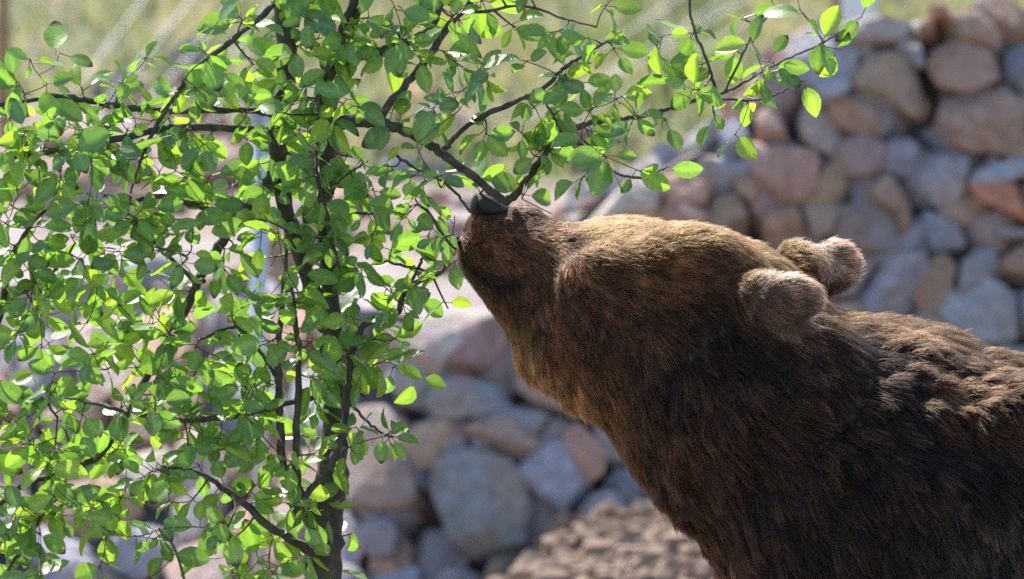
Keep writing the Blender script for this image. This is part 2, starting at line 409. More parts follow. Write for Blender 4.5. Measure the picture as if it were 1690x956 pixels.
def build_wall():
    W = thing('stone_wall', 'rough dry stone wall of brown, pink and grey blocks stepping up behind the bear', 'stone wall', (0, WY, 0))
    q = 0
    def put(poly, colr, tilt, dy, thick, grow=1.0):
        nonlocal q; q += 1
        gx_, gy_ = sum(x for x, _ in poly) / len(poly), sum(y for _, y in poly) / len(poly); bc = bat_px(gx_)
        pts = [on_wall(gx_ + (x - gx_) * grow, gy_ + (y - gy_) * grow, dy) for x, y in poly]
        if tilt:                                            # lying stones lean back
            c = sum(pts, Vector()) / len(pts)
            pts = [Vector((p.x, p.y + tilt * (p.z - c.z), p.z)) for p in pts]
        m, c = stone_mesh(pts, thick, 1000 + q, math.atan(bc + tilt) * .9)
        o = obj('stone', m, M_STONE, W); o.matrix_parent_inverse = Matrix.Translation((0, -WY, 0)); o.location = c
        v = 1 + random.uniform(-.12, .12); o.color = tuple(min(1, k * v * random.uniform(.94, 1.06)) for k in colr) + (1,)
    for k, tl, poly in STONES:
        put(poly, PAL[k], tl, random.uniform(-.014, .006), .12, 1.085)
    # stones between and behind the large ones: cells of an irregular pattern
    polys = [p for _, _, p in STONES]
    sites = []; tries = 0
    while tries < 9000:
        tries += 1; x, y = random.uniform(-220, 1830), random.uniform(0, 1040)
        if all(((x - a) / 1.18) ** 2 + (y - b) ** 2 > k * k for a, b, k2 in sites for k in (max(50, k2),)): sites.append((x, y, random.choice((52, 60, 70, 92))))
    tries = 0
    while tries < 5000:                                     # the wall goes on beyond the picture on both sides, in larger blocks
        tries += 1; x, y = random.choice((random.uniform(-800, -230), random.uniform(1840, 3500), random.uniform(1840, 3500))), random.uniform(-40, 1060)
        if all(((x - a) / 1.25) ** 2 + (y - b) ** 2 > 112 ** 2 for a, b, _ in sites): sites.append((x, y, 112))
    for (sx, sy, _) in sites:
        hw_ = 110 if -230 < sx < 1840 else 180
        po = [(sx - hw_, sy - hw_ * .82), (sx + hw_, sy - hw_ * .82), (sx + hw_, sy + hw_ * .82), (sx - hw_, sy + hw_ * .82)]
        for (ox, oy, _) in sites:
            if (ox, oy) == (sx, sy) or abs(ox - sx) > 380 or abs(oy - sy) > 320: continue
            nx, ny = ox - sx, oy - sy; mx, my = (ox + sx) / 2, (oy + sy) / 2; out = []
            for i in range(len(po)):
                p0, p1 = po[i - 1], po[i]; d0 = (p0[0] - mx) * nx + (p0[1] - my) * ny; d1 = (p1[0] - mx) * nx + (p1[1] - my) * ny
                if (d0 < 0) != (d1 < 0): tt = d0 / (d0 - d1); out.append((p0[0] + (p1[0] - p0[0]) * tt, p0[1] + (p1[1] - p0[1]) * tt))
                if d1 < 0: out.append(p1)
            po = out
            if len(po) < 3: break
        if len(po) < 3: continue
        q2 = []
        for p0 in po:                                       # drop corners that nearly coincide
            if not q2 or math.dist(p0, q2[-1]) > 9: q2.append(p0)
        po = [(sx + (x - sx) * .965, sy + (y - sy) * .965) for x, y in q2]
        if len(po) < 4: continue
        wp = on_wall(sx, sy); top = float(wall_top(wp.x))
        cov = sum(any(inside(p, sx + (x - sx) * f, sy + (y - sy) * f) for p in polys) for x, y in po for f in (.3, .8)) / (2 * len(po))
        if wp.z > top - .01 or cov > .93: continue
        if sx > 545: cc = PAL[random.choice('GGLDMT')]; dy = .022
        else: cc = PAL[random.choice('PPTMWLB')]; dy = 0.0
        put(po, cc, 0 if sx > 545 else random.uniform(-.5, .4), dy + random.uniform(-.01, .014), .08)
    # rubble lying on the crown of the wall, where it steps up and on the low terrace edge
    for k in range(112):
        x = random.uniform(.02, 1.25) if k < 52 else (random.uniform(-1.2, .05) if k < 74 else random.uniform(.04, .5))
        H = float(wall_top(x)); y = WY + float(bat(x)) * H + (random.uniform(.02, .50 if k < 52 else .16) if k < 74 else random.uniform(.03, .30)); z = float(ground_z(x, y)); rr = (random.uniform(.025, .062) if k < 74 else random.uniform(.035, .065)) if x < .45 else random.uniform(.02, .045)
        n = 7; po = [Vector((x + rr * math.cos(a) * random.uniform(.8, 1.25), y, z + rr * .2 + rr * .62 * math.sin(a) * random.uniform(.8, 1.2))) for a in [6.283 * i / n for i in range(n)]]
        q += 1; m, c = stone_mesh(po, rr * 1.3, 3000 + q, random.uniform(.3, .9))
        o = obj('stone', m, M_STONE, W); o.matrix_parent_inverse = Matrix.Translation((0, -WY, 0)); o.location = c; o.rotation_euler = (0, 0, random.uniform(-.6, .6))
        o.color = tuple(v * random.uniform(.85, 1.1) for v in PAL[random.choice('PPTWLLM')]) + (1,)
    # the stones beyond the picture, and those wholly buried, are joined into one part
    st = [o for o in W.children if o.name.startswith('stone')]
    def area_in(o):
        x, y = to_px(o.location); m_ = max(v.co.length for v in o.data.vertices)
        return m_ if -60 < x < 1740 and -60 < y < 1010 else m_ - 10
    st.sort(key=area_in, reverse=True); keep = [o for o in st[:300] if area_in(o) > 0]
    V2 = []; F2 = []
    for o in st:
        if o in keep: continue
        b = len(V2); R = o.rotation_euler.to_matrix(); V2 += [o.location + R @ v.co for v in o.data.vertices]; F2 += [tuple(b + i for i in f.vertices) for f in o.data.polygons]
    for o in st:
        if o not in keep: bpy.data.objects.remove(o)
    print('stones kept', len(keep), 'joined', len(st) - len(keep))
    o = obj('stones', mesh_from('stones', V2, F2, smooth=False), M_STONE, W, kind='stuff'); o.matrix_parent_inverse = Matrix.Translation((0, -WY, 0)); o.color = (*PAL['M'], 1)
    # mortar and earth core behind the stones
    xs = np.linspace(-1.9, 3.0, 160); zs = np.linspace(-.12, 1, 26); V = []; F = []
    for i, x in enumerate(xs):
        H = float(wall_top(x)) - .02
        for k in zs:
            z = k * H; V.append((x, WY + float(bat(x)) * z + .075 + random.uniform(-.012, .012), z + random.uniform(-.006, .006)))
    n = len(zs)
    F = [(i * n + j, (i + 1) * n + j, (i + 1) * n + j + 1, i * n + j + 1) for i in range(len(xs) - 1) for j in range(n - 1)]
    m = mesh_from('mortar_core', V, F); o = obj('mortar_core', m, M_CORE, W); o.matrix_parent_inverse = Matrix.Translation((0, -WY, 0))
build_wall()

def build_clods():
    V = []; F = []
    r = np.random.default_rng(5)
    ico = bmesh.new(); bmesh.ops.create_icosphere(ico, subdivisions=1, radius=1); iv = np.array([v.co[:] for v in ico.verts]); jf = [[v.index for v in f.verts] for f in ico.faces]; ico.free()
    for _ in range(4600):
        x = r.uniform(-.35, .75) if r.random() < .75 else r.uniform(.75, 2.6); y = r.uniform(4.0, 5.45)
        if r.random() > .15 + .85 * np.interp(x, [-.3, .0, .2], [.05, .7, 1]): continue
        s = .004 + .026 * r.random() ** 4
        q = iv * s * r.uniform(.6, 1.3, 3) * (1 + r.normal(0, .16, (len(iv), 1))) + np.array([x, y, float(ground_z(x, y)) + s * .2])
        b = len(V); V += q.tolist(); F += [[b + i for i in f] for f in jf]
    m = mesh_from('soil_clods', V, F, smooth=False)
    o = obj('soil_clods', m, make_plain('dry_soil', (.13, .085, .06), (.36, .255, .19), 14, .95, .006), kind='stuff'); tag(o, 'loose dry brown soil clods at the foot of the stone wall', 'soil')
build_clods()

def boulder(px, py, y, rx, rz, colr, label):
    c = P(px, py, y); c.z = max(c.z, float(ground_z(c.x, c.y)) + rz * .3); k = 9
    po = [Vector((c.x + rx * math.cos(a) * random.uniform(.8, 1.1), c.y, c.z + rz * math.sin(a) * random.uniform(.8, 1.1))) for a in [6.283 * i / k for i in range(k)]]
    m, c2 = stone_mesh(po, rx * 1.2, int(px), .55)
    o = obj('boulder', m, M_STONE); o.location = c2; o.color = (*colr, 1); tag(o, label, 'boulder', 'boulders lying on the bank behind the wall')
boulder(335, 105, 10.4, .075, .055, (.33, .34, .38), 'blue grey boulder lying on the bank below the wooden fence post')
boulder(215, 190, 9.6, .12, .05, PAL['P'], 'wide pinkish brown boulder on the bank behind the leafy branch tips')
boulder(690, 160, 9.6, .07, .07, (.50, .24, .17), 'reddish orange boulder behind the straight upright pear branch')
boulder(410, 285, 8.0, .11, .04, (.34, .22, .18), 'low brown boulder on the terrace beside the steel pipe')
boulder(1010, 235, 8.6, .16, .05, (.28, .20, .16), 'long low brown boulder where the wall climbs above the bear')

rr_ = random.Random(3)
for k in range(34):                                     # loose stones strewn over the terrace
    bx_, by_ = rr_.uniform(20, 780), rr_.uniform(6.5, 10.4); bz_ = rr_.uniform(.025, .07)
    xw = P(bx_, 300, by_).x
    q_ = to_px((xw, by_, float(ground_z(xw, by_)) + bz_ * .4))
    kind_ = rr_.choice(('P', 'T', 'B', 'M', 'L'))
    size_ = 'small' if bz_ < .038 else ('fist-sized' if bz_ < .054 else 'large')
    hue_ = {'P': 'pinkish', 'T': 'tan', 'B': 'dark brown', 'M': 'mauve', 'L': 'blue grey'}[kind_]
    spot_ = 'on the pale terrace just behind the wall' if by_ < 7.7 else ('halfway across the pale terrace' if by_ < 9.1 else 'at the far edge of the terrace near the grass')
    asp_ = rr_.uniform(1.2, 2.2); size_ += ' blocky' if asp_ < 1.5 else (' flat' if asp_ > 1.9 else ' oblong')
    boulder(q_[0], q_[1], by_, bz_ * asp_, bz_, PAL[kind_], size_ + ' ' + hue_ + ' loose stone ' + spot_)
# ------------------------------------------------------------------ posts and fence
def cyl(name, p0, p1, r, mat, parent, seg=20):
    V, F = tube_geo(np.array([p0, p1], float), [r, r], seg); m = mesh_from(name, V, F, smooth=False)
    for f in m.polygons: f.use_smooth = len(f.vertices) == 4
    return obj(name, m, mat, parent)
def metal_post():
    b = P(428, 640, 5.0); zt = P(428, 172, 5.0).z; z0 = float(ground_z(b.x, 5.0))
    t = thing('steel_pipe_post', 'pale galvanised steel pipe standing behind the pear tree', 'post', (b.x, 5.0, z0))
    cyl('pipe', (0, 0, -.1), (0, 0, zt - z0), .014, M_METAL, t)
    m = bpy.data.meshes.new('cap'); bm = bmesh.new(); bmesh.ops.create_cube(bm, size=1, matrix=Matrix.Translation((-.01, 0, zt - z0 + .007)) @ Matrix.Diagonal((.075, .05, .022, 1)))
    bmesh.ops.bevel(bm, geom=bm.edges[:], offset=.005, segments=2, affect='EDGES'); bm.to_mesh(m); bm.free(); obj('cap', m, M_METAL, t)
metal_post()
def fence():
    F = thing('wire_fence', 'slack wire fence with diagonal strands crossing the bank behind the tree', 'fence', (0, 9.6, 0))
    F_inv = Matrix.Translation((0, -9.6, 0))
    def wire(a, b, y0, y1, r):
        p0, p1 = P(*a, y0), P(*b, y1); mid = (p0 + p1) / 2; mid.z -= .01
        path = catmull([p0, mid, p1], 6); V, Fc = tube_geo(path, [r] * len(path), 6)
        o = obj('strand', mesh_from('strand', V, Fc), M_WIRE, F); o.matrix_parent_inverse = F_inv
    for k, (x0, y0, x1, y1) in enumerate([(60, 215, 250, -20), (115, 230, 330, -20), (175, 240, 405, -20), (250, 230, 470, -20), (330, 220, 560, -20),
                                          (560, 330, 760, 110), (620, 330, 900, 140), (700, 320, 1010, 125), (790, 235, 1190, 5), (860, 205, 1260, -20), (930, 110, 1150, -25), (960, 190, 1240, 30)]):
        wire((x0, y0), (x1, y1), 9.0, 9.9, .0017)
    return F
fence()
def post(px, top_py, y, r, mat, name, label, cat='post'):
    b = P(px, 100, y); z0 = float(ground_z(b.x, y)); zt = P(px, top_py, y).z
    t = thing(name, label, cat, (b.x, y, z0))
    cyl('shaft', (0, 0, -.15), (0, 0, zt - z0), r, mat, t)
    cyl('cap', (0, 0, zt - z0), (0, 0, zt - z0 + .012), r * 1.12, mat, t)
post(1418, -420, 7.6, .034, M_METAL, 'steel_fence_post', 'thick galvanised steel post rising above the stone wall')
post(1384, -380, 8.3, .012, M_WOOD, 'wooden_stake', 'thin weathered wooden stake beside the thick steel post')
post(6, -300, 9.2, .012, M_WOOD, 'wooden_fence_post', 'weathered wooden post on the bank beyond the leafy branches')

# ------------------------------------------------------------------ bear
BEAR = thing('brown_bear', 'large brown bear stretching its muzzle up to sniff a pear branch', 'bear', (0.9, 0, 0))
BINV = Matrix.Translation((-0.9, 0, 0))
def bpart(name, mesh, mat, parent=None, kind=None):
    o = obj(name, mesh, mat, parent or BEAR, kind)
    if parent is None: o.matrix_parent_inverse = BINV
    return o
def bear_body():
    V = []; F = []
    def add(v, f):
        b = len(V); V.extend([tuple(q) for q in v]); F.extend([tuple(b + i for i in q) for q in f])
    def loft(secs, seg=28, yoff=0.0, flat=0.0):
        v = []; f = []
        for (tx, ty, bx, by, hw, ins, egg) in secs:
            T = np.array(P(tx, ty, 0)); B = np.array(P(bx, by, 0)); d = T - B; L = np.linalg.norm(d); d /= L
            T = T - d * ins; B = B + d * ins; M = (T + B) / 2; h = (T - B) / 2
            for k in range(seg):
                a = 2 * math.pi * k / seg; s, c = math.sin(a), math.cos(a)
                wmul = 1 - egg * s                                   # egg > 0: wider low down
                v.append(M + h * math.copysign(abs(s) ** .92, s) + np.array([0, yoff + (hw - ins * .6) * math.copysign(abs(c) ** .88, c) * wmul, 0]))
        n = len(secs)
        for i in range(n - 1):
            for k in range(seg): f.append((i * seg + k, i * seg + (k + 1) % seg, (i + 1) * seg + (k + 1) % seg, (i + 1) * seg + k))
        f.append(tuple(range(seg - 1, -1, -1))); f.append(tuple((n - 1) * seg + k for k in range(seg)))
        add(v, f)
    def interp(secs, m=3):
        S = catmull(secs, m); return [tuple(r) for r in S]
    loft(interp([
        (782, 350, 758, 394, .032, .000, 0), (797, 344, 760, 434, .052, .001, .0), (830, 343, 784, 473, .064, .001, .0), (872, 348, 809, 508, .072, .002, .03),
        (912, 358, 836, 548, .084, .004, .06), (944, 361, 861, 592, .102, .008, .08), (980, 352, 893, 631, .122, .012, .06),
        (1040, 346, 932, 657, .140, .013, .02), (1130, 356, 976, 692, .150, .015, .05), (1230, 378, 1007, 737, .160, .016, .1),
        (1310, 412, 1040, 790, .168, .018, .12), (1385, 488, 1082, 842, .182, .020, .1), (1470, 505, 1132, 888, .205, .024, .05),
        (1560, 517, 1172, 955, .230, .026, .0), (1650, 553, 1240, 1080, .250, .026, -.05), (1760, 578, 1420, 1230, .275, .03, 0),
        (1950, 610, 1750, 1290, .305, .03, .05), (2300, 650, 2250, 1300, .335, .03, .08), (2850, 640, 2850, 1280, .325, .03, .05),
        (3150, 720, 3150, 1220, .27, .03, 0), (3350, 900, 3320, 1100, .11, .03, 0)]))
    def ell(px, py, y, ax, rot=0.0, tip=0.0):
        c = np.array(P(px, py, y)); bm = bmesh.new(); bmesh.ops.create_uvsphere(bm, u_segments=20, v_segments=14, radius=1)
        R = Matrix.Rotation(tip, 3, 'Z') @ Matrix.Rotation(rot, 3, 'Y')
        add([c + np.array(R @ Vector((q.co.x * ax[0], q.co.y * ax[1], q.co.z * ax[2]))) for q in bm.verts], [[q.index for q in fc.verts] for fc in bm.faces]); bm.free()
    # ears, brows, cheeks, jaw, muzzle bump, shoulder muscle
    ell(1302, 490, -.168, (.043, .026, .031), .12); ell(1262, 490, -.145, (.045, .032, .030), .08)
    ell(1374, 440, .115, (.034, .024, .034), .5); ell(1330, 448, .090, (.045, .035, .034), .6)
    ell(1040, 530, -.088, (.11, .055, .09), .6); ell(1040, 530, .088, (.11, .055, .09), .6)
    ell(860, 350, 0, (.024, .030, .010), .1)
    ell(1150, 480, -.085, (.10, .06, .08), .3); ell(1150, 480, .085, (.10, .06, .08), .3)
    ell(1700, 920, -.145, (.22, .10, .22), -.15); ell(1700, 920, .145, (.22, .10, .22), -.15)
    ell(1300, 690, -.12, (.16, .08, .13), .7); ell(1300, 690, .12, (.16, .08, .13), .7)
    # legs and paws
    def leg(pts, y, rads):
        path = catmull([P(a, b, 0) + Vector((0, y, 0)) for a, b in pts], 4)
        rr = np.interp(np.linspace(0, 1, len(path)), np.linspace(0, 1, len(rads)), rads)
        v, f = tube_geo(path, rr, 16); add(v, f)
        e = path[-1]
        for k in (-.035, -.012, .012, .035):
            add_toe(e, k)
        bm = bmesh.new(); bmesh.ops.create_uvsphere(bm, u_segments=16, v_segments=10, radius=1)
        add([np.array([e[0] - .03 + q.co.x * .12, e[1] + q.co.y * .075, .045 + q.co.z * .045]) for q in bm.verts], [[q.index for q in fc.verts] for fc in bm.faces]); bm.free()
    def add_toe(e, k):
        bm = bmesh.new(); bmesh.ops.create_uvsphere(bm, u_segments=10, v_segments=8, radius=1)
        add([np.array([e[0] - .135 + abs(k) * .5 + q.co.x * .035, e[1] + k * 1.5 + q.co.y * .02, .03 + q.co.z * .03]) for q in bm.verts], [[q.index for q in fc.verts] for fc in bm.faces]); bm.free()
    leg([(1640, 900), (1580, 1250), (1510, 1550), (1520, 1800), (1500, 1935)], -.165, [.05, .125, .105, .085, .08])
    leg([(1600, 900), (1480, 1250), (1390, 1550), (1390, 1800), (1370, 1935)], .165, [.05, .125, .105, .085, .08])
    leg([(2950, 950), (2880, 1350), (3040, 1650), (3060, 1800), (3010, 1935)], -.18, [.08, .17, .10, .08, .08])
    leg([(2950, 950), (2960, 1350), (3180, 1650), (3200, 1800), (3150, 1935)], .18, [.08, .17, .10, .08, .08])
    ell(3370, 900, 0, (.05, .03, .06))
    m0 = mesh_from('body', V, F); o = bpy.data.objects.new('tmp_body', m0); COL.objects.link(o)
    md = o.modifiers.new('r', 'REMESH'); md.mode = 'VOXEL'; md.voxel_size = .0075; md.adaptivity = 0
    sm = o.modifiers.new('s', 'SMOOTH'); sm.factor = .5; sm.iterations = 11
    dg = bpy.context.evaluated_depsgraph_get(); m = bpy.data.meshes.new_from_object(o.evaluated_get(dg))
    bpy.data.objects.remove(o); bpy.data.meshes.remove(m0); m.name = 'body'
    n = len(m.vertices); co = np.empty(n * 3); m.vertices.foreach_get('co', co); co = co.reshape(-1, 3)
    no = np.empty(n * 3); m.vertices.foreach_get('normal', no); no = no.reshape(-1, 3)
    # folds in the coat of neck and shoulder, running with the lie of the hair
    u = np.stack([co[:, 0] * .85 + co[:, 2] * .55, co[:, 1], -co[:, 0] * .55 + co[:, 2] * .85], 1)
    k = sstep(P(980, 600)[0], P(1150, 600)[0], co[:, 0])
    # folds start below the ears so the bare outline keeps its shape
    k = k * (.25 + .75 * sstep(P(0, 545)[2] + .02, P(0, 600)[2], co[:, 2] + .10 * (co[:, 0] - P(1400, 0)[0])))
    d = .0048 * snoise(u * np.array([1, 1, .45]), 95, 8) + .0045 * snoise(u, 26, 9)
    co = co + no * (d * k)[:, None]
    m.vertices.foreach_set('co', co.ravel()); m.update()
    m.materials.clear(); m.polygons.foreach_set('use_smooth', [True] * len(m.polygons))
    return m
bm_mesh = bear_body(); bpart('body', bm_mesh, M_SKIN)
BVH = BVHTree.FromPolygons([v.co[:] for v in bm_mesh.vertices], [p.vertices[:] for p in bm_mesh.polygons])
def hit(px, py):
    loc, nrm, _, _ = BVH.ray_cast(CAM, ray(px, py)); return (loc, nrm) if loc is not None else (P(px, py, -.03), Vector((0, -1, 0)))

MOUTH = [(757, 398), (764, 412), (780, 434), (800, 450), (822, 459), (840, 461)]
MP = [hit(*q)[0] for q in MOUTH]
EYE, EN = hit(945, 397)
def bear_details():
    # nose pad
    prof = np.array([(777, 354), (780, 336), (788, 321), (798, 316), (812, 322), (828, 334), (838, 345), (834, 353), (806, 358)], float)
    c2 = prof.mean(0); V = []; F = []; k = len(prof); ys = [-.034, -.030, -.020, -.008, 0, .008, .020, .030, .034]
    for y in ys:
        s = max(.25, (1 - (abs(y) / .0365) ** 2.6)) ** .5
        dip = 1.0 - (.03 if y == 0 else 0)
        for q in prof: V.append(np.array(P(*(c2 + np.array([0, -2]) + (q - c2) * s * dip * 1.22), 0)) + np.array([0, y, 0]))
    for i in range(len(ys) - 1):
        for j in range(k): F.append((i * k + j, i * k + (j + 1) % k, (i + 1) * k + (j + 1) % k, (i + 1) * k + j))
    F.append(tuple(range(k - 1, -1, -1))); F.append(tuple((len(ys) - 1) * k + j for j in range(k)))
    m = mesh_from('nose', V, F); o = bpart('nose', m, M_NOSE); s = o.modifiers.new('s', 'SUBSURF'); s.levels = s.render_levels = 2
    bm = bmesh.new(); bm.from_mesh(m); bmesh.ops.recalc_face_normals(bm, faces=bm.faces); bm.to_mesh(m); bm.free()
    for sy in (-1, 1):
        path = catmull([P(786, 333) + Vector((0, sy * .029, 0)), P(790, 341) + Vector((0, sy * .034, 0)), P(799, 346) + Vector((0, sy * .034, 0)), P(811, 345) + Vector((0, sy * .033, 0))], 5)
        v, f = tube_geo(path, np.interp(np.linspace(0, 1, len(path)), [0, .3, 1], [.0012, .0022, .0008]), 8)
        nn = mesh_from('nostril', v, f); q = obj('nostril', nn, M_DARK, o)
    # lips: dark bare skin along the mouth
    path = catmull([tuple(q + Vector((0, .0012, 0))) for q in MP], 5); v, f = tube_geo(path, np.interp(np.linspace(0, 1, len(path)), [0, .5, .85, 1], [.003, .004, .006, .003]), 8)
    bpart('lip', mesh_from('lip', v, f), M_DARK)
    far = path * np.array([1, -1, 1]); v, f = tube_geo(far, np.full(len(far), .004), 8); bpart('lip', mesh_from('lip', v, f), M_DARK)
    # eyes, half closed
    for sy in (1, -1):
        bm = bmesh.new(); bmesh.ops.create_uvsphere(bm, u_segments=16, v_segments=10, radius=.006); m = bpy.data.meshes.new('eye'); bm.to_mesh(m); bm.free()
        o = bpart('eye', m, M_EYE); c = EYE - EN * .0055; o.location = (c.x, c.y * sy, c.z)
        for a in (-1, 1):                                           # upper and lower lid
            pth = []
            for q in np.linspace(-1, 1, 7):
                p = EYE + Vector((q * .008, 0, 0)) + Vector((0, 0, a * .002 * (1 - q * q))) ; p -= EN * (.003 * q * q)
                pth.append((p.x, p.y * sy, p.z))
            v, f = tube_geo(np.array(pth), [.0008, .0018, .0024, .0026, .0024, .0018, .0008], 8); bpart('eyelid', mesh_from('eyelid', v, f), M_SKIN)
bear_details()
def bear_claws():
    for px, y in ((1500, -.17), (1370, .17), (3010, -.18), (3150, .18)):
        e = P(px, 1935, 0)
        for k in (-.035, -.012, .012, .035):
            x0 = e.x - .16 + abs(k) * .5
            path = catmull([(x0, y + k * 1.5, .035), (x0 - .03, y + k * 1.5, .03), (x0 - .055, y + k * 1.5, .006)], 4)
            v, f = tube_geo(path, np.linspace(.008, .0015, len(path)), 8); bpart('claw', mesh_from('claw', v, f), M_CLAW)
bear_claws()

# guide table for the coat: px, py, flow dx, dy(down), length m, lift, colour of the hair tips
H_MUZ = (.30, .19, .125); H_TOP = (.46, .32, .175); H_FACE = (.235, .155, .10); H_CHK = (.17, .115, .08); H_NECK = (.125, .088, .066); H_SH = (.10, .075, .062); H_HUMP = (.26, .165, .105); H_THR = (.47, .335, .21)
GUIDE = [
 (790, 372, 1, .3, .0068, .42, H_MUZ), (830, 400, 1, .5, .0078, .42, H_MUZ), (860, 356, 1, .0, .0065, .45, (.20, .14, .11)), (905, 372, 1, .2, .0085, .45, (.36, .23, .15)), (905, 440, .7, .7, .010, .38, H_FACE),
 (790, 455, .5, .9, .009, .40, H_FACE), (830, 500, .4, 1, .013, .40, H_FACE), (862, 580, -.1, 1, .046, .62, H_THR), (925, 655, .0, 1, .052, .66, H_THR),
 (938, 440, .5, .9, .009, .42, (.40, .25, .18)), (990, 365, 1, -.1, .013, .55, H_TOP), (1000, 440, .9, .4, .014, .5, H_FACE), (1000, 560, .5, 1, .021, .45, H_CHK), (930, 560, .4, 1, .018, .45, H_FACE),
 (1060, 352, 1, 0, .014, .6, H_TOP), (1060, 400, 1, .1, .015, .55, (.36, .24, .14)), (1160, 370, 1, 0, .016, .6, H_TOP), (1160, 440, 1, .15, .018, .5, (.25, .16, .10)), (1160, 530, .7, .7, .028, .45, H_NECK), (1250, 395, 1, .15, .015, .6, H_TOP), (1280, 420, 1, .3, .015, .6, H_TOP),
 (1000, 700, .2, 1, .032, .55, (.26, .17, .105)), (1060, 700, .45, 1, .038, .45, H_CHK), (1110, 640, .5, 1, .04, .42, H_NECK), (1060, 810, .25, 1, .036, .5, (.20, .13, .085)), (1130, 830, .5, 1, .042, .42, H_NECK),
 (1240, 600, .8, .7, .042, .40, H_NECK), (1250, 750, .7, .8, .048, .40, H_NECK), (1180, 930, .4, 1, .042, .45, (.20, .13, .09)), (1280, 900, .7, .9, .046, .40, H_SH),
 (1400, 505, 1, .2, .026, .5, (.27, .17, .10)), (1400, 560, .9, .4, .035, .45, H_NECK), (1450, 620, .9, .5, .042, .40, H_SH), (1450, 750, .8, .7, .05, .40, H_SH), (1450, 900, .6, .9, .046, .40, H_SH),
 (1480, 520, 1, .15, .034, .55, H_HUMP), (1570, 535, 1, .25, .036, .6, H_HUMP), (1560, 590, 1, .5, .042, .5, (.20, .125, .085)), (1650, 575, 1, .6, .045, .55, H_HUMP), (1650, 660, .8, .7, .048, .45, (.18, .12, .085)), (1600, 780, .7, .8, .046, .42, H_SH), (1650, 900, .5, 1, .042, .42, (.20, .175, .16)), (1540, 930, .5, 1, .042, .42, (.17, .145, .13)),  # last two: grey veil of foreground haze painted into the tip colour
 (2500, 700, 1, .3, .055, .3, H_NECK), (2500, 1200, .6, 1, .055, .3, H_SH), (1500, 1500, .1, 1, .035, .3, H_SH), (2950, 1500, .1, 1, .035, .3, H_SH), (1450, 1900, -.3, .6, .018, .3, H_SH), (3050, 1900, -.3, .6, .018, .3, H_SH),
]
